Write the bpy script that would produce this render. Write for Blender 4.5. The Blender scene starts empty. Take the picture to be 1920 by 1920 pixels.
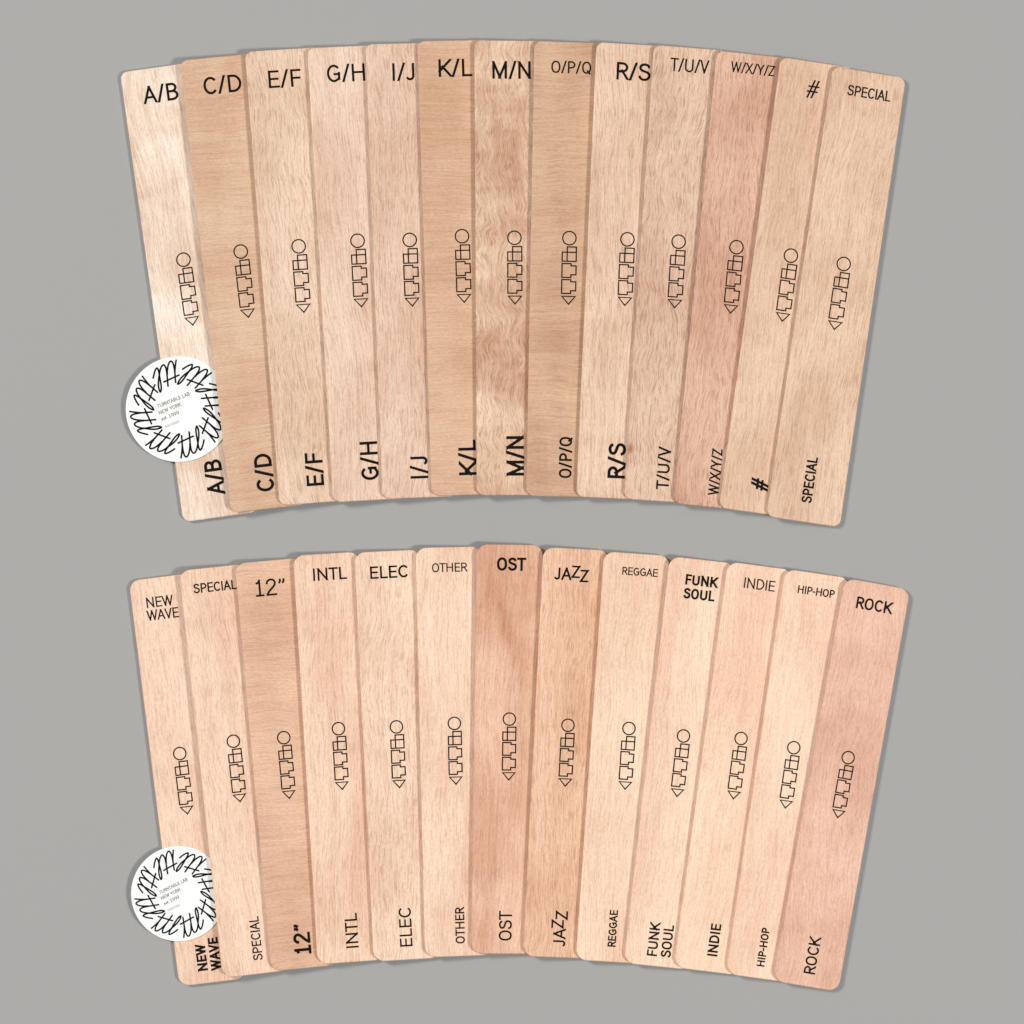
import bpy, math, random
from mathutils import Vector, Matrix

random.seed(7)
sc = bpy.context.scene
COL = sc.collection
PI = math.pi

# ------------------------------------------------------------------ scale and camera
S = 0.000376            # metres on the table per photograph pixel (1920 px wide frame)
H = 2.2                 # camera height above the table
cam_d = bpy.data.cameras.new('camera')
cam = bpy.data.objects.new('camera', cam_d)
COL.objects.link(cam)
cam.location = (0, 0, H)
cam_d.sensor_width = 36.0
cam_d.lens = 36.0 * H / (1920 * S)
cam_d.clip_start = 0.05
cam_d.clip_end = 60
sc.camera = cam

# ------------------------------------------------------------------ world, lamps, exposure
world = bpy.data.worlds.new('World')
sc.world = world
world.use_nodes = True
bg = world.node_tree.nodes['Background']
bg.inputs[0].default_value = (0.66, 0.86, 1.0, 1)
bg.inputs[1].default_value = 0.26

def lamp(name, loc, size, power, color, target=(0, 0, 0)):
    d = bpy.data.lights.new(name, 'AREA')
    d.shape = 'SQUARE'
    d.size = size
    d.energy = power
    d.color = color
    o = bpy.data.objects.new(name, d)
    COL.objects.link(o)
    o.location = loc
    o.rotation_euler = (Vector(target) - Vector(loc)).to_track_quat('-Z', 'Y').to_euler()
    return o

def polar(az, el, r):
    az, el = math.radians(az), math.radians(el)
    return (r * math.cos(el) * math.cos(az), r * math.cos(el) * math.sin(az), r * math.sin(el))

lamp('studio_lamp', polar(153, 33, 8.0), 1.8, 572, (1.0, 0.95, 0.875))
lamp('studio_lamp', polar(-19, 39, 8.0), 1.2, 478, (1.0, 0.95, 0.875))
lamp('studio_lamp', (0.0, -0.4, 7.0), 2.2, 18, (1.0, 0.97, 0.93))

sc.view_settings.view_transform = 'Standard'
sc.view_settings.look = 'None'
sc.view_settings.exposure = 0.0
sc.view_settings.gamma = 1.0
sc.view_settings.use_curve_mapping = False

# ------------------------------------------------------------------ helpers
def lin(c):
    c = c / 255.0
    return c / 12.92 if c <= 0.04045 else ((c + 0.055) / 1.055) ** 2.4

def link(name, me, mat, parent=None):
    o = bpy.data.objects.new(name, me)
    COL.objects.link(o)
    if mat:
        me.materials.append(mat)
    if parent:
        o.parent = parent
    return o

def tag(o, label=None, cat=None, group=None, kind=None):
    if label: o['label'] = label
    if cat: o['category'] = cat
    if group: o['group'] = group
    if kind: o['kind'] = kind
    return o

class Flat:
    """collects flat ink shapes, each a hair above the one before"""
    def __init__(self, z, dz=0.0000025):
        self.v, self.f, self.z, self.dz, self.n = [], [], z, dz, 0
    def poly(self, pts):
        if len(pts) < 3: return
        a = sum(pts[i][0] * pts[(i + 1) % len(pts)][1] - pts[(i + 1) % len(pts)][0] * pts[i][1] for i in range(len(pts)))
        if a < 0: pts = pts[::-1]
        z = self.z + self.dz * (self.n % 12)
        self.n += 1
        b = len(self.v)
        self.v += [(p[0], p[1], z) for p in pts]
        self.f.append(tuple(range(b, b + len(pts))))
    def ribbon(self, pts, w, closed=False, cap=False):
        n = len(pts)
        L, R = [], []
        for i in range(n):
            p = Vector(pts[i])
            if closed:
                a, b = Vector(pts[i - 1]), Vector(pts[(i + 1) % n])
            else:
                a = Vector(pts[i - 1]) if i else None
                b = Vector(pts[i + 1]) if i < n - 1 else None
            d1 = (p - a).normalized() if a is not None else None
            d2 = (b - p).normalized() if b is not None else None
            if d1 is None: d1 = d2
            if d2 is None: d2 = d1
            n1, n2 = Vector((-d1.y, d1.x)), Vector((-d2.y, d2.x))
            m = n1 + n2
            if m.length < 1e-6: m = n1.copy()
            m.normalize()
            k = min(1.0 / max(m.dot(n1), 0.3), 1.9)
            L.append(p + m * (w / 2 * k)); R.append(p - m * (w / 2 * k))
        z = self.z + self.dz * (self.n % 12); self.n += 1
        b0 = len(self.v)
        for l, r in zip(L, R):
            self.v += [(l.x, l.y, z), (r.x, r.y, z)]
        m = n if closed else n - 1
        for i in range(m):
            j = (i + 1) % n
            self.f.append((b0 + 2 * i, b0 + 2 * i + 1, b0 + 2 * j + 1, b0 + 2 * j))
        if cap and not closed:
            for e in (pts[0], pts[-1]):
                self.poly([(e[0] + w / 2 * math.cos(t * PI / 8), e[1] + w / 2 * math.sin(t * PI / 8)) for t in range(16)])
    def build(self, name, mat, parent):
        me = bpy.data.meshes.new(name)
        me.from_pydata(self.v, [], self.f)
        me.update()
        return link(name, me, mat, parent)

def arc(cx, cy, rx, ry, a0, a1, n=18):
    return [(cx + rx * math.cos(math.radians(a0 + (a1 - a0) * i / n)),
             cy + ry * math.sin(math.radians(a0 + (a1 - a0) * i / n))) for i in range(n + 1)]

def spline(P, k=8, closed=False):
    out = []
    n = len(P)
    rng = range(n) if closed else range(n - 1)
    for i in rng:
        if closed:
            p0, p1, p2, p3 = P[i - 1], P[i], P[(i + 1) % n], P[(i + 2) % n]
        else:
            p1, p2 = P[i], P[i + 1]
            p0 = P[i - 1] if i else (2 * p1[0] - p2[0], 2 * p1[1] - p2[1])
            p3 = P[i + 2] if i + 2 < n else (2 * p2[0] - p1[0], 2 * p2[1] - p1[1])
        for s in range(k):
            t = s / k
            out.append(tuple(0.5 * (2 * p1[c] + (p2[c] - p0[c]) * t + (2 * p0[c] - 5 * p1[c] + 4 * p2[c] - p3[c]) * t * t
                                    + (3 * p1[c] - p0[c] - 3 * p2[c] + p3[c]) * t ** 3) for c in (0, 1)))
    if not closed: out.append(P[-1])
    return out

# ------------------------------------------------------------------ a grotesque alphabet, as stroke centre lines
# glyph: (width, left bearing, right bearing, [strokes]); 'L' straight, 'C' open curve, 'O' closed curve; cap height 1
ST, RD, DG, OP = 0.145, 0.105, 0.05, 0.07
def bowl(x, y0, y1, w):
    h = (y1 - y0) / 2
    sx = w - min(h * 1.05, w * 0.62)
    return [(x, y1), (x + sx, y1)] + arc(x + sx, y0 + h, w - sx, h, 90, -90, 14)[1:] + [(x, y0)]
def sup(cx, cy, rx, ry, n=44, e=0.88):
    sg = lambda v: math.copysign(abs(v) ** e, v)
    return [(cx + rx * sg(math.cos(2 * PI * i / n)), cy + ry * sg(math.sin(2 * PI * i / n))) for i in range(n)]
S_PTS = [(0.535, 0.775), (0.49, 0.915), (0.375, 0.987), (0.26, 1.0), (0.13, 0.962), (0.045, 0.865), (0.035, 0.745), (0.09, 0.64),
         (0.20, 0.575), (0.34, 0.525), (0.465, 0.465), (0.545, 0.375), (0.555, 0.235), (0.495, 0.095), (0.375, 0.015),
         (0.265, 0.0), (0.13, 0.03), (0.035, 0.125), (0.0, 0.255)]
G = {
 'A': (0.66, DG, DG, [('L', (0, 0), (0.33, 1)), ('L', (0.33, 1), (0.66, 0)), ('L', (0.12, 0.32), (0.54, 0.32))]),
 'B': (0.54, ST, RD, [('L', (0, 0), (0, 1)), ('C', bowl(0, 0.53, 1.0, 0.49)), ('C', bowl(0, 0.0, 0.53, 0.54))]),
 'C': (0.60, RD, RD - .02, [('C', arc(0.335, 0.5, 0.335, 0.5, 38, 322, 30))]),
 'D': (0.62, ST, RD, [('L', (0, 0), (0, 1)), ('C', [(0, 1), (0.22, 1)] + arc(0.22, 0.5, 0.40, 0.5, 90, -90, 22)[1:] + [(0, 0)])]),
 'E': (0.49, ST, OP, [('L', (0, 0), (0, 1)), ('L', (0, 1), (0.47, 1)), ('L', (0, 0.515), (0.44, 0.515)), ('L', (0, 0), (0.49, 0))]),
 'F': (0.45, ST, OP - .02, [('L', (0, 0), (0, 1)), ('L', (0, 1), (0.45, 1)), ('L', (0, 0.50), (0.41, 0.50))]),
 'G': (0.63, RD, ST - .02, [('C', arc(0.335, 0.5, 0.335, 0.5, 40, 300, 28) + [(0.59, 0.14), (0.63, 0.20)]), ('L', (0.63, 0.20), (0.63, 0.45)), ('L', (0.63, 0.45), (0.38, 0.45))]),
 'H': (0.62, ST, ST, [('L', (0, 0), (0, 1)), ('L', (0.62, 0), (0.62, 1)), ('L', (0, 0.52), (0.62, 0.52))]),
 'I': (0.0, ST, ST, [('L', (0, 0), (0, 1))]),
 'J': (0.36, 0.03, ST, [('C', [(0.36, 1.06)] + [(0.36, 0.24)] + arc(0.18, 0.22, 0.18, 0.22, 0, -160, 14))]),
 'K': (0.60, ST, 0.02, [('L', (0, 0), (0, 1)), ('L', (0.57, 1), (0.02, 0.34)), ('L', (0.19, 0.54), (0.60, 0))]),
 'L': (0.44, ST, 0.035, [('L', (0, 0), (0, 1)), ('L', (0, 0), (0.44, 0))]),
 'M': (0.76, ST, ST, [('L', (0, 0), (0, 1)), ('L', (0, 1), (0.38, 0.04)), ('L', (0.38, 0.04), (0.76, 1)), ('L', (0.76, 0), (0.76, 1))]),
 'N': (0.62, ST, ST, [('L', (0, 0), (0, 1)), ('L', (0, 1), (0.62, 0)), ('L', (0.62, 0), (0.62, 1))]),
 'O': (0.66, RD, RD, [('O', sup(0.33, 0.5, 0.33, 0.5))]),
 'P': (0.52, ST, 0.07, [('L', (0, 0), (0, 1)), ('C', bowl(0, 0.45, 1.0, 0.52))]),
 'Q': (0.66, RD, RD, [('O', sup(0.33, 0.5, 0.33, 0.5)), ('C', [(0.37, 0.26), (0.51, 0.08), (0.66, -0.12)])]),
 'R': (0.55, ST, 0.05, [('L', (0, 0), (0, 1)), ('C', bowl(0, 0.47, 1.0, 0.52)), ('L', (0.27, 0.47), (0.55, 0))]),
 'S': (0.555, RD - .02, RD - .02, [('C', spline(S_PTS, 3))]),
 'T': (0.58, 0.035, 0.035, [('L', (0.29, 0), (0.29, 1)), ('L', (0, 1), (0.58, 1))]),
 'U': (0.60, ST, ST, [('C', [(0, 1.06), (0, 0.30)] + arc(0.30, 0.29, 0.30, 0.29, 180, 360, 20) + [(0.60, 0.30), (0.60, 1.06)])]),
 'V': (0.62, DG, DG, [('L', (0, 1), (0.31, 0)), ('L', (0.31, 0), (0.62, 1))]),
 'W': (0.98, DG, DG, [('L', (0, 1), (0.25, 0)), ('L', (0.25, 0), (0.49, 1)), ('L', (0.49, 1), (0.73, 0)), ('L', (0.73, 0), (0.98, 1))]),
 'X': (0.60, DG, DG, [('L', (0, 0), (0.58, 1)), ('L', (0.02, 1), (0.60, 0))]),
 'Y': (0.60, DG, DG, [('L', (0, 1), (0.30, 0.42)), ('L', (0.60, 1), (0.30, 0.42)), ('L', (0.30, 0), (0.30, 0.44))]),
 'Z': (0.52, 0.06, 0.06, [('L', (0.02, 1), (0.52, 1)), ('L', (0.52, 1), (0, 0)), ('L', (0, 0), (0.52, 0))]),
 '/': (0.31, 0.09, 0.09, [('S', (0, -0.03), (0.31, 1.03))]),
 '#': (0.74, 0.05, 0.05, [('S', (0.10, 0), (0.42, 1)), ('S', (0.36, 0), (0.68, 1)), ('L', (0.06, 0.66), (0.78, 0.66)), ('L', (0.0, 0.34), (0.70, 0.34))]),
 '1': (0.42, 0.10, 0.12, [('L', (0.22, 0), (0.22, 1)), ('C', [(0.0, 0.80), (0.12, 0.845), (0.22, 0.95)]), ('L', (0.02, 0), (0.42, 0))]),
 '2': (0.56, 0.10, 0.10, [('C', spline([(0.02, 0.70), (0.06, 0.88), (0.19, 0.985), (0.30, 1.0), (0.44, 0.955), (0.52, 0.83), (0.51, 0.68), (0.42, 0.53), (0.28, 0.38), (0.12, 0.20), (0.03, 0.03)], 4)), ('L', (0.02, 0), (0.56, 0))]),
 '9': (0.54, 0.09, 0.09, [('O', arc(0.27, 0.68, 0.27, 0.32, 0, 360, 24)[:-1]), ('C', spline([(0.54, 0.68), (0.53, 0.45), (0.45, 0.16), (0.28, 0.0), (0.10, 0.06)], 5))]),
 '0': (0.54, 0.09, 0.09, [('O', arc(0.27, 0.5, 0.27, 0.5, 0, 360, 28)[:-1])]),
 '"': (0.36, 0.07, 0.05, [('C', [(0.10, 1.0), (0.115, 0.86), (0.03, 0.70)]), ('C', [(0.32, 1.0), (0.335, 0.86), (0.25, 0.70)])]),
 '-': (0.24, 0.07, 0.07, [('L', (0, 0.40), (0.24, 0.40))]),
 '.': (0.02, 0.08, 0.08, [('L', (0, 0.0), (0.02, 0.0))]),
 ' ': (0.26, 0.05, 0.05, []),
 'e': (0.42, 0.08, 0.08, [('C', [(0.02, 0.34)] + arc(0.21, 0.33, 0.21, 0.33, 0, 310, 20)), ('L', (0.02, 0.34), (0.40, 0.34))]),
 's': (0.34, 0.07, 0.07, [('C', [(p[0] * 0.62, p[1] * 0.67) for p in spline(S_PTS, 3)])]),
 't': (0.24, 0.05, 0.05, [('L', (0.08, 0), (0.08, 0.85)), ('L', (0, 0.64), (0.24, 0.64))]),
}

def clip_y(poly, lo, hi):
    for lim, sgn in ((lo, 1), (hi, -1)):
        out = []
        for i in range(len(poly)):
            a, b = poly[i - 1], poly[i]
            ia, ib = (a[1] - lim) * sgn >= 0, (b[1] - lim) * sgn >= 0
            if ia != ib:
                t = (lim - a[1]) / (b[1] - a[1])
                out.append((a[0] + (b[0] - a[0]) * t, lim))
            if ib: out.append(b)
        poly = out
        if not poly: return []
    return poly

def set_text(fl, text, cx, cy, width, cap, w, rot, unit, stagger=None, slant=0.0):
    """ink one line of lettering: centre, ink width, cap height, stroke in px; rot in degrees; unit px->m"""
    pen, items = 0.0, []
    ex = (w / cap - 0.11) * 0.6
    for i, ch in enumerate(text):
        gw, lb, rb, st = G[ch]
        lb, rb = lb + ex, rb + ex
        if i: pen += lb
        items.append((pen, st, (stagger[i] if stagger else 0.0)))
        pen += gw + (rb if i < len(text) - 1 else 0)
    kx = (width - w) / max(pen, 0.01)
    c, s = math.cos(math.radians(rot)), math.sin(math.radians(rot))
    def out(p):
        x, y = p[0] - width / 2, p[1] - cap / 2
        x += slant * y
        return ((cx + c * x - s * y) * unit, (cy + s * x + c * y) * unit)
    for x0, st, dy in items:
        def mp(p): return (w / 2 + (x0 + p[0]) * kx, w / 2 + p[1] * (cap - w))
        for k in st:
            if k[0] in 'LS':
                a, b = Vector(mp(k[1])), Vector(mp(k[2]))
                d = (b - a).normalized()
                horiz = abs(d.y) < 0.05
                ext = w / 2 if horiz else w * 0.9
                if horiz and text in ('#',): ext = 0
                a2, b2 = a - d * ext, b + d * ext
                n = Vector((-d.y, d.x)) * (w / 2 * (0.92 if horiz else 1.0))
                q = [(a2 + n)[:], (b2 + n)[:], (b2 - n)[:], (a2 - n)[:]]
                if k[0] == 'L': q = clip_y(q, 0.0, cap)
                else: q = clip_y(q, -0.02 * cap, 1.02 * cap)
                if q: fl.poly([out((p[0], p[1] + dy)) for p in q])
            else:
                pts = [mp(p) for p in k[1]]
                pts = [(p[0], min(p[1], cap) + dy) for p in pts]
                o2 = [out(p) for p in pts]
                o2 = [p for i, p in enumerate(o2) if i == 0 or (Vector(p) - Vector(o2[i - 1])).length > 1e-7]
                fl.ribbon(o2, w * unit, closed=(k[0] == 'O'))

# ------------------------------------------------------------------ materials
def ink(name, c, rough=0.6):
    m = bpy.data.materials.new(name); m.use_nodes = True
    b = m.node_tree.nodes['Principled BSDF']
    b.inputs['Base Color'].default_value = (*c, 1)
    b.inputs['Roughness'].default_value = rough
    b.inputs['Specular IOR Level'].default_value = 0.1
    nt = m.node_tree
    n = nt.nodes.new('ShaderNodeTexNoise'); n.inputs['Scale'].default_value = 900; n.inputs['Detail'].default_value = 2
    t = nt.nodes.new('ShaderNodeTexCoord')
    r = nt.nodes.new('ShaderNodeMapRange'); r.inputs['To Min'].default_value = 0.6; r.inputs['To Max'].default_value = 1.5
    x = nt.nodes.new('ShaderNodeVectorMath'); x.operation = 'SCALE'; x.inputs[0].default_value = c
    nt.links.new(t.outputs['Object'], n.inputs['Vector']); nt.links.new(n.outputs['Fac'], r.inputs['Value'])
    nt.links.new(r.outputs['Result'], x.inputs['Scale']); nt.links.new(x.outputs['Vector'], b.inputs['Base Color'])
    return m

INK = ink('printed_ink', (0.006, 0.0045, 0.004))
GREY_INK = ink('grey_ink', (0.17, 0.17, 0.17))
PALE_INK = ink('pale_ink', (0.36, 0.36, 0.36))

def wood(name, light, dark, seed, horiz=False, swirl=0.0, pore=0.5, patch=1.0, fine=1.0, figure_sheen=0.0, knot=None):
    m = bpy.data.materials.new(name); m.use_nodes = True
    nt = m.node_tree; N = nt.nodes; Lk = nt.links
    b = N['Principled BSDF']
    tc = N.new('ShaderNodeTexCoord')
    base = N.new('ShaderNodeMapping')
    base.inputs['Scale'].default_value = (1 / S, 1 / S, 1 / S)
    rr = random.Random(seed)
    base.inputs['Location'].default_value = (rr.uniform(-3000, 3000), rr.uniform(-3000, 3000), 0)
    base.inputs['Rotation'].default_value = (0, 0, (PI / 2 if horiz else 0) + rr.uniform(-0.05, 0.05))
    Lk.new(tc.outputs['Object'], base.inputs['Vector'])
    def noise(src, sx, sy, det=2.0, rough=0.55, off=0.0):
        mp = N.new('ShaderNodeMapping')
        mp.inputs['Scale'].default_value = (1 / sx, 1 / sy, 1)
        mp.inputs['Location'].default_value = (off, off * 1.7, 0)
        Lk.new(src, mp.inputs['Vector'])
        n = N.new('ShaderNodeTexNoise'); n.noise_dimensions = '2D'
        n.inputs['Scale'].default_value = 1.0; n.inputs['Detail'].default_value = det; n.inputs['Roughness'].default_value = rough
        Lk.new(mp.outputs['Vector'], n.inputs['Vector'])
        return n.outputs['Fac']
    def math_(op, a, c=None, d=None):
        n = N.new('ShaderNodeMath'); n.operation = op
        for i, x in enumerate((a, c, d)):
            if x is None: continue
            if isinstance(x, (int, float)): n.inputs[i].default_value = x
            else: Lk.new(x, n.inputs[i])
        return n.outputs[0]
    def rng(v, a, c, lo, hi):
        n = N.new('ShaderNodeMapRange'); n.interpolation_type = 'SMOOTHSTEP'
        n.inputs['From Min'].default_value = a; n.inputs['From Max'].default_value = c
        n.inputs['To Min'].default_value = lo; n.inputs['To Max'].default_value = hi
        Lk.new(v, n.inputs['Value']); return n.outputs['Result']
    # grain direction wanders
    w1 = noise(base.outputs['Vector'], 260, 300, 1.0, off=3.1)
    warp = math_('MULTIPLY', math_('SUBTRACT', w1, 0.5), (30.0 if horiz else 40.0))
    if swirl:
        w2 = noise(base.outputs['Vector'], 85, 70, 1.0, off=8.3)
        warp = math_('ADD', warp, math_('MULTIPLY', math_('SUBTRACT', w2, 0.5), 50.0 * swirl))
    cx = N.new('ShaderNodeCombineXYZ'); Lk.new(warp, cx.inputs['X'])
    ad = N.new('ShaderNodeVectorMath'); ad.operation = 'ADD'
    Lk.new(base.outputs['Vector'], ad.inputs[0]); Lk.new(cx.outputs['Vector'], ad.inputs[1])
    g = ad.outputs['Vector']
    ps = 0.8 if horiz else 1.0
    ylen = (1.0 - 0.5 * min(swirl, 1.0)) * (1.2 if horiz else 1.0)
    n_patch = noise(g, 120, 260, 2.5, 0.55, off=1.7)
    n_streak = noise(g, 10 * ps, 520 * ylen, 2.0, 0.6, off=5.9)
    n_line = noise(g, 2.8 * ps, 230 * ylen, 2.0, 0.6, off=2.2)
    n_pore = noise(g, 2.3 * ps, 36 * ylen, 1.0, 0.5, off=9.4)
    n_pore2 = noise(g, 3.6 * ps, 55 * ylen, 1.0, 0.5, off=12.8)
    n_spk = noise(g, 2.6, 7.0, 1.0, 0.5, off=4.4)
    mixf = math_('ADD', math_('MULTIPLY', rng(n_patch, 0.30, 0.72, 0, 1), 0.62 * patch),
                 math_('ADD', math_('MULTIPLY', rng(n_streak, 0.32, 0.70, 0, 1), 0.28), math_('MULTIPLY', rng(n_line, 0.3, 0.72, 0, 1), 0.25)))
    if figure_sheen:  # cross bands: wood figure plus chatoyant sheen painted into the colour
        n_figure_sheen = noise(base.outputs['Vector'], 170, 75, 2.0, 0.5, off=15.5)
        mixf = math_('ADD', mixf, math_('MULTIPLY', math_('SUBTRACT', rng(n_figure_sheen, 0.34, 0.66, 0, 1), 0.5), figure_sheen))
    if knot:
        kd = N.new('ShaderNodeMapping'); kd.vector_type = 'TEXTURE'
        Lk.new(tc.outputs['Object'], kd.inputs['Vector'])
        kd.inputs['Location'].default_value = (knot[0] * S, knot[1] * S, 0)
        kd.inputs['Rotation'].default_value = (0, 0, knot[4])
        kd.inputs['Scale'].default_value = (knot[2] * S, knot[3] * S, 1)
        kl = N.new('ShaderNodeVectorMath'); kl.operation = 'LENGTH'; Lk.new(kd.outputs['Vector'], kl.inputs[0])
        kf = math_('ADD', rng(kl.outputs['Value'], 0.1, 1.0, 1.0, 0.0), math_('MULTIPLY', rng(kl.outputs['Value'], 0.3, 3.2, 1.0, 0.0), 0.45))
        mixf = math_('ADD', mixf, math_('MULTIPLY', kf, knot[5]))
    mix = N.new('ShaderNodeMix'); mix.data_type = 'RGBA'; mix.clamp_factor = False
    mix.inputs['A'].default_value = (*light, 1); mix.inputs['B'].default_value = (*dark, 1)
    Lk.new(mixf, mix.inputs['Factor'])
    pf = math_('MAXIMUM', rng(n_pore, 0.54, 0.74, 0, 1), math_('MULTIPLY', rng(n_pore2, 0.57, 0.76, 0, 1), 0.8))
    pf = math_('MULTIPLY', pf, pore * 1.15)
    mul = N.new('ShaderNodeMix'); mul.data_type = 'RGBA'; mul.blend_type = 'MULTIPLY'
    Lk.new(pf, mul.inputs['Factor']); Lk.new(mix.outputs['Result'], mul.inputs['A'])
    mul.inputs['B'].default_value = (0.60, 0.48, 0.40, 1)
    v = N.new('ShaderNodeVectorMath'); v.operation = 'SCALE'
    Lk.new(mul.outputs['Result'], v.inputs[0]); Lk.new(rng(n_spk, 0.25, 0.75, 1 - 0.07 * fine, 1 + 0.07 * fine), v.inputs['Scale'])
    Lk.new(v.outputs['Vector'], b.inputs['Base Color'])
    b.inputs['Roughness'].default_value = 0.52
    b.inputs['Specular IOR Level'].default_value = 0.28
    bump = N.new('ShaderNodeBump'); bump.inputs['Strength'].default_value = 0.05; bump.inputs['Distance'].default_value = 0.0002
    Lk.new(math_('SUBTRACT', n_line, math_('MULTIPLY', pf, 0.5)), bump.inputs['Height']); Lk.new(bump.outputs['Normal'], b.inputs['Normal'])
    return m

def edge_mat(name, c):
    """the sanded edge: pale core veneer, whitened to paint in a bright rim highlight, finely speckled"""
    m = bpy.data.materials.new(name); m.use_nodes = True
    nt = m.node_tree; b = nt.nodes['Principled BSDF']
    t = nt.nodes.new('ShaderNodeTexCoord')
    n = nt.nodes.new('ShaderNodeTexNoise'); n.inputs['Scale'].default_value = 420; n.inputs['Detail'].default_value = 3
    r = nt.nodes.new('ShaderNodeMapRange'); r.inputs['To Min'].default_value = 0.95; r.inputs['To Max'].default_value = 1.1
    v = nt.nodes.new('ShaderNodeVectorMath'); v.operation = 'SCALE'
    v.inputs[0].default_value = tuple(min(x * 0.3 + y * 0.7, 0.92) for x, y in zip(c, (0.98, 0.91, 0.79)))  # pushed towards white so the rim highlight sits in the colour
    nt.links.new(t.outputs['Object'], n.inputs['Vector']); nt.links.new(n.outputs['Fac'], r.inputs['Value'])
    nt.links.new(r.outputs['Result'], v.inputs['Scale']); nt.links.new(v.outputs['Vector'], b.inputs['Base Color'])
    b.inputs['Roughness'].default_value = 0.36; b.inputs['Specular IOR Level'].default_value = 0.5
    return m

# ------------------------------------------------------------------ the setting: one seamless grey sheet
GREY = 0.36
pm = bpy.data.materials.new('grey_paper'); pm.use_nodes = True
pb = pm.node_tree.nodes['Principled BSDF']
pb.inputs['Roughness'].default_value = 1.0
pb.inputs['Specular IOR Level'].default_value = 0.0
_n = pm.node_tree.nodes.new('ShaderNodeTexNoise'); _n.inputs['Scale'].default_value = 700; _n.inputs['Detail'].default_value = 3
_t = pm.node_tree.nodes.new('ShaderNodeTexCoord')
_r = pm.node_tree.nodes.new('ShaderNodeMapRange'); _r.inputs['To Min'].default_value = 0.985; _r.inputs['To Max'].default_value = 1.015
_v = pm.node_tree.nodes.new('ShaderNodeVectorMath'); _v.operation = 'SCALE'; _v.inputs[0].default_value = (GREY * 1.005, GREY * 0.99, GREY * 0.99)
pm.node_tree.links.new(_t.outputs['Object'], _n.inputs['Vector']); pm.node_tree.links.new(_n.outputs['Fac'], _r.inputs['Value'])
pm.node_tree.links.new(_r.outputs['Result'], _v.inputs['Scale']); pm.node_tree.links.new(_v.outputs['Vector'], pb.inputs['Base Color'])
me = bpy.data.meshes.new('tabletop')
me.from_pydata([(-3, -3, 0), (3, -3, 0), (3, 3, 0), (-3, 3, 0)], [], [(0, 1, 2, 3)])
tag(link('tabletop', me, pm), 'plain matte grey tabletop under both fans of dividers', 'tabletop', None, 'structure')

# ------------------------------------------------------------------ board shape
def rounded(w, h, r, inset, n=10):
    x, y, rr = w / 2 - inset, h / 2 - inset, max(r - inset, 1e-5)
    out = []
    for cx, cy, a in ((x - rr, y - rr, 0), (-x + rr, y - rr, 90), (-x + rr, -y + rr, 180), (x - rr, -y + rr, 270)):
        out += arc(cx, cy, rr, rr, a, a + 90, n)
    return out

def board_mesh(w, h, r, t, bev=0.0009):
    prof = [(bev * 0.6, 0.0), (0.0, bev * 0.6)]
    for k in range(6):
        a = k / 5 * PI / 2
        prof.append((bev * (1 - math.cos(a)), t - bev + bev * math.sin(a)))
    v, f = [], []
    for ins, z in prof:
        v += [(p[0], p[1], z) for p in rounded(w, h, r, ins)]
    n = len(v) // len(prof)
    for k in range(len(prof) - 1):
        for i in range(n):
            j = (i + 1) % n
            f.append((k * n + i, k * n + j, (k + 1) * n + j, (k + 1) * n + i))
    f.append(tuple(range((len(prof) - 1) * n, len(prof) * n)))
    f.append(tuple(range(n - 1, -1, -1)))
    me = bpy.data.meshes.new('board')
    me.from_pydata(v, [], f)
    for p in me.polygons[:-2]:
        p.use_smooth = True
        p.material_index = 1
    me.update()
    return me

# the line emblem: circle, two crossed boxes, two notched boxes, a downward triangle (px, y up, origin = circle centre)
def emblem(fl, ox, oy, k, w):
    q = k / 10.1
    def P(L): return [((ox + x * q) * S, (oy - y * q) * S) for x, y in L]
    W = w * S
    fl.ribbon(P(arc(0, 0, 127, 127, 0, 360, 40)[:-1]), W, closed=True)
    fl.ribbon(P([(-130, 267), (137, 267), (137, 437), (-130, 437)]), W, closed=True)
    fl.ribbon(P([(-36, 166), (137, 166), (137, 437), (-36, 437)]), W, closed=True)
    for y in (482, 785):
        fl.ribbon(P([(-130, y), (41, y), (41, y + 40), (137, y + 40), (137, y + 209), (41, y + 209), (41, y + 261), (-130, y + 261)]), W, closed=True)
    fl.ribbon(P([(-122, 1102), (128, 1102), (5, 1250)]), W, closed=True)

# ------------------------------------------------------------------ the two fans of dividers
T = 0.0027        # board thickness
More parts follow.
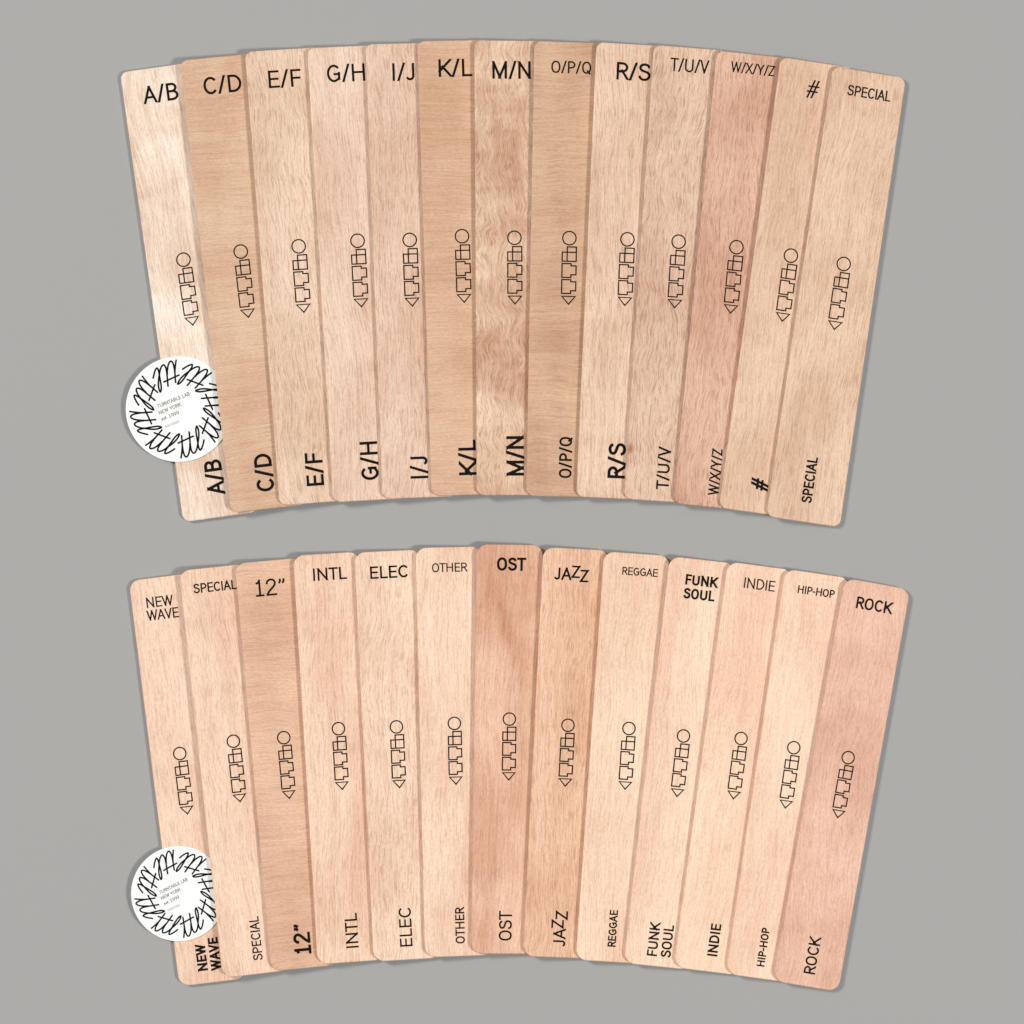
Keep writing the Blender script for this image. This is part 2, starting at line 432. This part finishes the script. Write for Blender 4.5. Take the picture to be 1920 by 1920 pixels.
# text entries: (string, centre x, centre y in the photograph, ink width, cap height, stroke, [stagger])
def one(*a): return [a]
UP = [  # upper fan: top-left corner, bottom-left corner, emblem centre, top lettering, bottom lettering, light, dark, material options, label
 ((225, 136.5), (343.5, 978.5), (344, 487), one('A/B', 301, 175, 66, 33, 3.7), one('A/B', 401.8, 894.5, 66, 33, 4.6), (254, 236, 217), (229, 200, 176), dict(pore=.4, figure_sheen=.42),  # light tone raised to paint in this board's whitish sheen
  'cream wooden divider lettered A/B, leftmost of the upper fan, partly under the round sticker'),
 ((337, 114.5), (433, 962), (450.8, 471.9), one('C/D', 416.5, 159, 71, 33, 3.7), one('C/D', 494.3, 885.4, 71, 33, 4.6), (228, 194, 162), (210, 170, 138), dict(horiz=True, pore=.26, figure_sheen=.25),
  'tan cross-grained wooden divider lettered C/D between A/B and E/F'),
 ((459, 97), (524, 949), (559.4, 462), one('E/F', 533.3, 148, 61, 33, 3.5), one('E/F', 588.8, 879, 62, 33, 4.4), (243, 216, 190), (222, 187, 158), dict(pore=.5, swirl=.25),
  'pale wooden divider lettered E/F between C/D and G/H'),
 ((576, 92), (624, 941), (669.8, 451.6), one('G/H', 648, 137.5, 71, 33, 3.5), one('G/H', 691.8, 863.3, 72, 33, 4.3), (245, 218, 194), (225, 188, 162), dict(pore=.42),
  'pale cream wooden divider lettered G/H between E/F and I/J'),
 ((685, 83.5), (716.7, 936), (767.6, 450), one('I/J', 755.8, 135.4, 41, 33, 3.5), one('I/J', 785, 875.8, 41, 33, 4.0), (241, 211, 187), (219, 180, 153), dict(pore=.5, swirl=.2),
  'light pinkish wooden divider lettered I/J between G/H and K/L'),
 ((782.5, 78.5), (808.8, 929.5), (865.7, 443), one('K/L', 853.2, 128, 63, 33, 3.7), one('K/L', 875.6, 857, 66, 33, 4.5), (227, 190, 158), (208, 166, 133), dict(horiz=True, pore=.26, figure_sheen=.2),
  'tan cross-grained wooden divider lettered K/L between I/J and M/N'),
 ((889, 77), (893.7, 928.5), (964, 446), one('M/N', 958.4, 132, 72, 33, 3.7), one('M/N', 965.2, 854, 74, 33, 4.6), (240, 207, 177), (203, 160, 129), dict(pore=.55, swirl=.85, patch=1.0, figure_sheen=.5),
  'mottled swirly-grained wooden divider lettered M/N in the middle of the upper fan'),
 ((1001.5, 78), (986.2, 929.5), (1067, 446.6), one('O/P/Q', 1070.5, 127, 75, 23, 2.4), one('O/P/Q', 1059.7, 857, 77, 24, 3.1), (221, 184, 150), (199, 158, 126), dict(horiz=True, pore=.3, swirl=.25, figure_sheen=.3),
  'darkest tan cross-grained wooden divider lettered O/P/Q between M/N and R/S'),
 ((1118, 81), (1080, 930), (1175.9, 448.8), one('R/S', 1187.5, 135, 64, 33, 3.7), one('R/S', 1155.9, 863, 66, 33, 4.6), (243, 213, 187), (222, 184, 156), dict(pore=.5),
  'pale wooden divider lettered R/S between O/P/Q and T/U/V'),
 ((1225.5, 86), (1169.5, 934), (1271.8, 453.3), one('T/U/V', 1292.4, 124, 73, 25, 2.5), one('T/U/V', 1243.7, 877, 80, 24, 3.0), (235, 203, 177), (210, 170, 143), dict(pore=.6, swirl=.5, knot=(-65, -331, 10, 17, 0.0, 1.15)),
  'greyish beige wooden divider lettered T/U/V with a small dark knot near its foot'),
 ((1343.5, 98), (1262.5, 941), (1380.3, 463.6), one('W/X/Y/Z', 1411, 130, 83, 20, 2.0), one('W/X/Y/Z', 1340.9, 884.3, 87, 20, 2.5), (232, 193, 166), (208, 161, 134), dict(pore=.55, swirl=.35),
  'reddish brown wooden divider lettered W/X/Y/Z in the upper fan'),
 ((1463, 110), (1348, 949.5), (1482.3, 479.4), one('#', 1523.3, 168, 25, 33, 2.6), one('#', 1424, 908, 26, 32, 4.0), (240, 207, 178), (220, 181, 151), dict(pore=.4),
  'light wooden divider marked with a hash sign in the upper fan'),
 ((1560, 129), (1437, 964), (1581.4, 495), one('SPECIAL', 1629.2, 175.5, 83, 20, 2.3), one('SPECIAL', 1517.5, 898.8, 87, 20, 2.9), (241, 209, 180), (219, 180, 150), dict(pore=.45),
  'light wooden divider lettered SPECIAL, rightmost and topmost of the upper fan'),
]
LOW = [
 ((241.7, 1091), (336, 1848.5), (337, 1413), [('NEW', 299.4, 1128, 50, 19.5, 2.1), ('WAVE', 305.3, 1151.5, 60, 19.5, 2.1)], [('NEW', 377.6, 1795, 50, 19, 3.3), ('WAVE', 402, 1788, 62, 19, 3.3)], (250, 221, 196), (234, 194, 168), dict(pore=.36),
  'pale pinkish wooden divider lettered NEW WAVE, leftmost of the lower fan'),
 ((335.5, 1069), (418, 1835), (437, 1390), one('SPECIAL', 402.6, 1100.5, 81, 18, 2.2), one('SPECIAL', 479, 1759, 82, 18, 2.1), (251, 221, 196), (232, 192, 164), dict(pore=.36, swirl=.2),
  'pale wooden divider lettered SPECIAL between NEW WAVE and 12 inch in the lower fan'),
 ((440, 1056), (508, 1822), (531.5, 1383.3), one('12"', 506.2, 1101.6, 57, 32, 3.0), one('12"', 565.3, 1760, 58, 32, 4.4), (235, 196, 166), (216, 172, 142), dict(horiz=True, pore=.28, swirl=.2, figure_sheen=.3),
  'tan cross-grained wooden divider marked 12 inch in the lower fan'),
 ((549, 1040), (595.5, 1810), (634, 1366.4), one('INTL', 618, 1076.5, 63, 23.5, 2.8), one('INTL', 658.3, 1744, 65, 23.5, 2.7), (251, 220, 193), (232, 191, 163), dict(pore=.4),
  'pale wooden divider lettered INTL between 12 inch and ELEC'),
 ((664, 1035), (700.5, 1804), (742.8, 1363), one('ELEC', 729, 1073, 71, 23.5, 2.9), one('ELEC', 759.7, 1737.5, 73, 23.5, 2.6), (252, 224, 198), (232, 194, 167), dict(pore=.44, swirl=.3),
  'pale flecked wooden divider lettered ELEC between INTL and OTHER'),
 ((779, 1027), (796.6, 1795), (851.4, 1356.5), one('OTHER', 842.5, 1064.6, 66, 17, 1.8), one('OTHER', 861.8, 1734.4, 68, 17.5, 2.2), (251, 223, 197), (236, 196, 168), dict(pore=.34),
  'pale wooden divider with small thin lettering OTHER between ELEC and OST'),
 ((894, 1018), (882.7, 1790), (954.5, 1348.4), one('OST', 958.6, 1058.5, 55, 25, 3.7), one('OST', 947, 1735, 56, 24.5, 2.7), (243, 203, 174), (219, 169, 140), dict(pore=.34, patch=1.1, figure_sheen=.12, knot=(-1, 215, 22, 130, 0.3, 0.5)),
  'pinkish brown wooden divider lettered OST standing highest in the lower fan'),
 ((1018.5, 1025), (980, 1793), (1064.4, 1360), one('JAZZ', 1070.5, 1077, 65, 23.5, 3.0, (0, 0, 4.5, -2.5)), one('JAZZ', 1049, 1741, 67, 23.5, 2.8, (0, 0, 4.5, -2.5)), (244, 206, 175), (221, 172, 140), dict(pore=.48, swirl=.2),
  'brownish streaky wooden divider with staggered lettering JAZZ'),
 ((1132.5, 1034), (1079, 1799), (1178.8, 1366), one('REGGAE', 1199.7, 1073, 67, 15, 1.7), one('REGGAE', 1148.5, 1740, 69, 15.5, 2.2), (253, 225, 197), (238, 200, 171), dict(pore=.3),
  'pale cream wooden divider with small lettering REGGAE between JAZZ and FUNK SOUL'),
 ((1256, 1040), (1169, 1808), (1281, 1380), [('FUNK', 1315, 1090, 61, 20, 3.2), ('SOUL', 1310.3, 1115.5, 59, 20, 3.2)], [('FUNK', 1225, 1760, 63, 19.5, 2.7), ('SOUL', 1250.8, 1764, 61, 19.5, 2.7)], (253, 224, 197), (239, 199, 171), dict(pore=.3),
  'pale wooden divider with two-line lettering FUNK SOUL in the lower fan'),
 ((1365, 1051), (1263, 1815), (1389, 1384.7), one('INDIE', 1423.8, 1096.6, 59, 20, 2.0), one('INDIE', 1338.8, 1761.6, 61, 19.5, 2.9), (254, 223, 194), (240, 199, 170), dict(pore=.26),
  'pale fine-grained wooden divider lettered INDIE between FUNK SOUL and HIP-HOP'),
 ((1472, 1066), (1361, 1826), (1487.8, 1402), one('HIP-HOP', 1530, 1110, 70, 15, 1.9), one('HIP-HOP', 1430.6, 1775, 73, 15, 2.3), (254, 225, 198), (240, 201, 173), dict(pore=.26),
  'pale cream wooden divider with small lettering HIP-HOP beside ROCK'),
 ((1584, 1084), (1449, 1838), (1589.7, 1420.6), one('ROCK', 1639, 1135.5, 69, 22.5, 3.0), one('ROCK', 1522.7, 1790.5, 70, 22, 2.7), (240, 199, 175), (221, 173, 149), dict(pore=.3, swirl=.25, figure_sheen=.22),
  'dusty pink wooden divider lettered ROCK, rightmost and topmost of the lower fan'),
]
ILL = 1.14   # sheet radiance of a white surface in the photograph's light, used to turn seen colours into base colours
def alb(c, tint=(1.06, 1.03, 1.05)): return tuple(min(lin(x) / ILL * k, 0.93) for x, k in zip(c, tint))

def fan(rows, W, L, R, emb, group, seed0, tint):
    me_shape = board_mesh(W * S, L * S, R * S, T)
    prev = None
    a_prev = 0.0
    for i, (tl, bl, ec, top, bot, lc, dc, opt, label) in enumerate(rows):
        d = Vector((bl[0] - tl[0], bl[1] - tl[1]))
        th = math.atan2(d.x, d.y)                      # image angle; counter-clockwise seen from above
        u = Vector((math.cos(th), -math.sin(th)))      # along the board's right, image coordinates
        mid = Vector(((tl[0] + bl[0]) / 2, (tl[1] + bl[1]) / 2))
        # tilt: the left side rests on the divider before, the right side on the table
        a = 0.0
        if prev is not None:
            for k in (0, 1):
                q0, q1 = Vector(prev[k]), Vector((tl, bl)[k])
                ov = max(W - (q1 - q0).dot(u), 0)
                a = max(a, T / ((W - ov) * S), (T + a_prev * ov * S) / (W * S))
            a += 0.002
        prev, a_prev = (tl, bl), a
        zc = a * W * S / 2
        ztop = zc + T
        f = S * (H - ztop) / H
        cimg = mid + u * (W / 2)
        e = bpy.data.objects.new('record_divider', None)
        e.empty_display_size = 0.02
        COL.objects.link(e)
        e.location = ((cimg.x - 960) * f, (960 - cimg.y) * f, zc + 0.00004)
        e.rotation_euler = (0, a, th)
        tag(e, label, 'divider', group)
        me_b = me_shape.copy()
        m = wood('veneer_' + str(seed0 + i), alb(lc, tint), alb(dc, tint), seed0 * 17 + i * 31 + 5, **opt)
        me_b.materials.clear()
        me_b.materials.append(m)
        me_b.materials.append(edge_mat('cut_edge_' + str(seed0 + i), alb(lc, tint)))
        link('board', me_b, None, e)
        def loc(x, y):                                  # photograph pixel -> board px (y up)
            v = Vector((x, y)) - cimg
            return v.dot(u), -(v.x * math.sin(th) + v.y * math.cos(th))
        zi = T + 0.00003
        for rot, lines in ((0, top), (90, bot)):
            fl = Flat(zi)
            for ln in lines:
                x, y = loc(ln[1], ln[2])
                set_text(fl, ln[0], x, y, ln[3], ln[4], ln[5] * 1.2 + 0.15, rot, S, ln[6] if len(ln) > 6 else None)
            fl.build('lettering', INK, e)
        fl = Flat(zi)
        x, y = loc(*ec)
        emblem(fl, x, y, emb, 2.4)
        fl.build('emblem', INK, e)

fan(UP, 140, 851, 14.5, 1.0, 'upper fan of wooden dividers', 1, (1.055, 1.045, 1.085))
fan(LOW, 125, 766, 20.5, 0.92, 'lower fan of wooden dividers', 40, (1.07, 1.045, 1.07))

# ------------------------------------------------------------------ round stickers
wm = bpy.data.materials.new('white_card'); wm.use_nodes = True
wb = wm.node_tree.nodes['Principled BSDF']
wb.inputs['Roughness'].default_value = 0.6; wb.inputs['Specular IOR Level'].default_value = 0.2
_n = wm.node_tree.nodes.new('ShaderNodeTexNoise'); _n.inputs['Scale'].default_value = 500
_t = wm.node_tree.nodes.new('ShaderNodeTexCoord')
_r = wm.node_tree.nodes.new('ShaderNodeMapRange'); _r.inputs['To Min'].default_value = 0.98; _r.inputs['To Max'].default_value = 1.0
_v = wm.node_tree.nodes.new('ShaderNodeVectorMath'); _v.operation = 'SCALE'; _v.inputs[0].default_value = (0.9, 0.9, 0.89)
wm.node_tree.links.new(_t.outputs['Object'], _n.inputs['Vector']); wm.node_tree.links.new(_n.outputs['Fac'], _r.inputs['Value'])
wm.node_tree.links.new(_r.outputs['Result'], _v.inputs['Scale']); wm.node_tree.links.new(_v.outputs['Vector'], wb.inputs['Base Color'])

SCRIPT = [
 [(470, 1640), (505, 1400), (526, 1150), (522, 980)],
 [(495, 645), (515, 900), (535, 1150), (575, 1380), (620, 1520), (692, 1600), (770, 1550), (832, 1400), (862, 1200), (868, 1000)],
 [(835, 480), (855, 700), (872, 900), (900, 1150), (945, 1330), (1030, 1430), (1120, 1370), (1190, 1200), (1228, 980), (1265, 700),
  (1265, 480), (1228, 310), (1180, 218), (1142, 310), (1140, 450), (1172, 680), (1222, 950), (1250, 1120), (1290, 1240), (1340, 1290), (1400, 1205), (1460, 1030), (1500, 840)],
 [(345, 975), (1020, 665)],
]
def sticker(cx, cy, r, turn, label):
    k = r / 99.0
    zb = T + 0.00012
    f = S * (H - zb) / H
    e = bpy.data.objects.new('round_sticker', None); COL.objects.link(e)
    e.empty_display_size = 0.02
    e.location = ((cx - 960) * f, (960 - cy) * f, zb)
    e.rotation_euler = (0, 0, math.radians(turn))
    tag(e, label, 'sticker', 'round white stickers')
    th = 0.0005
    prof = [(0.0, 0.0), (0.0, th * 0.8), (th * 0.2, th)]
    v, fc = [], []
    n = 96
    for ins, z in prof:
        v += [((r * S - ins) * math.cos(2 * PI * i / n), (r * S - ins) * math.sin(2 * PI * i / n), z) for i in range(n)]
    for q in range(2):
        for i in range(n):
            j = (i + 1) % n
            fc.append((q * n + i, q * n + j, (q + 1) * n + j, (q + 1) * n + i))
    fc.append(tuple(range(2 * n, 3 * n))); fc.append(tuple(range(n - 1, -1, -1)))
    me = bpy.data.meshes.new('disc'); me.from_pydata(v, [], fc); me.update()
    link('disc', me, wm, e)
    fl = Flat(th + 0.00002)
    for w in range(8):
        a = math.radians(45 * w)
        for st in SCRIPT:
            P = [((x - 360) / 24.0, -(y + 552) / 24.0) for x, y in st]
            if len(P) > 2: P = spline(P, 5)
            P = [((p[0] * math.cos(a) - p[1] * math.sin(a)) * k * S, (p[0] * math.sin(a) + p[1] * math.cos(a)) * k * S) for p in P]
            fl.ribbon(P, 3.3 * k * S, cap=True)
    fl.build('script_lettering', INK, e)
    def small(mat, name, lines):
        q = Flat(th + 0.00002)
        for t, x, y, w, c, s in lines:
            set_text(q, t, (x - 335) * k, (767 - y) * k, w * k, c * k, s * k * 1.35, 22, S)
        q.build(name, mat, e)
    small(GREY_INK, 'small_print', [('TURNTABLE LAB', 325.2, 750, 65, 7.2, .85), ('NEW YORK', 318.7, 766, 44.5, 7.2, .85), ('est. 1999', 319, 779.5, 35, 7, .8)])
    small(PALE_INK, 'small_print', [('002/2022', 322.7, 795.2, 28, 4.8, .6)])

sticker(335, 767, 99, 0, 'round white sticker ringed with black script, tucked under the divider lettered C/D')
sticker(335, 1675.5, 89, 4, 'round white sticker ringed with black script, lying on the divider lettered NEW WAVE')
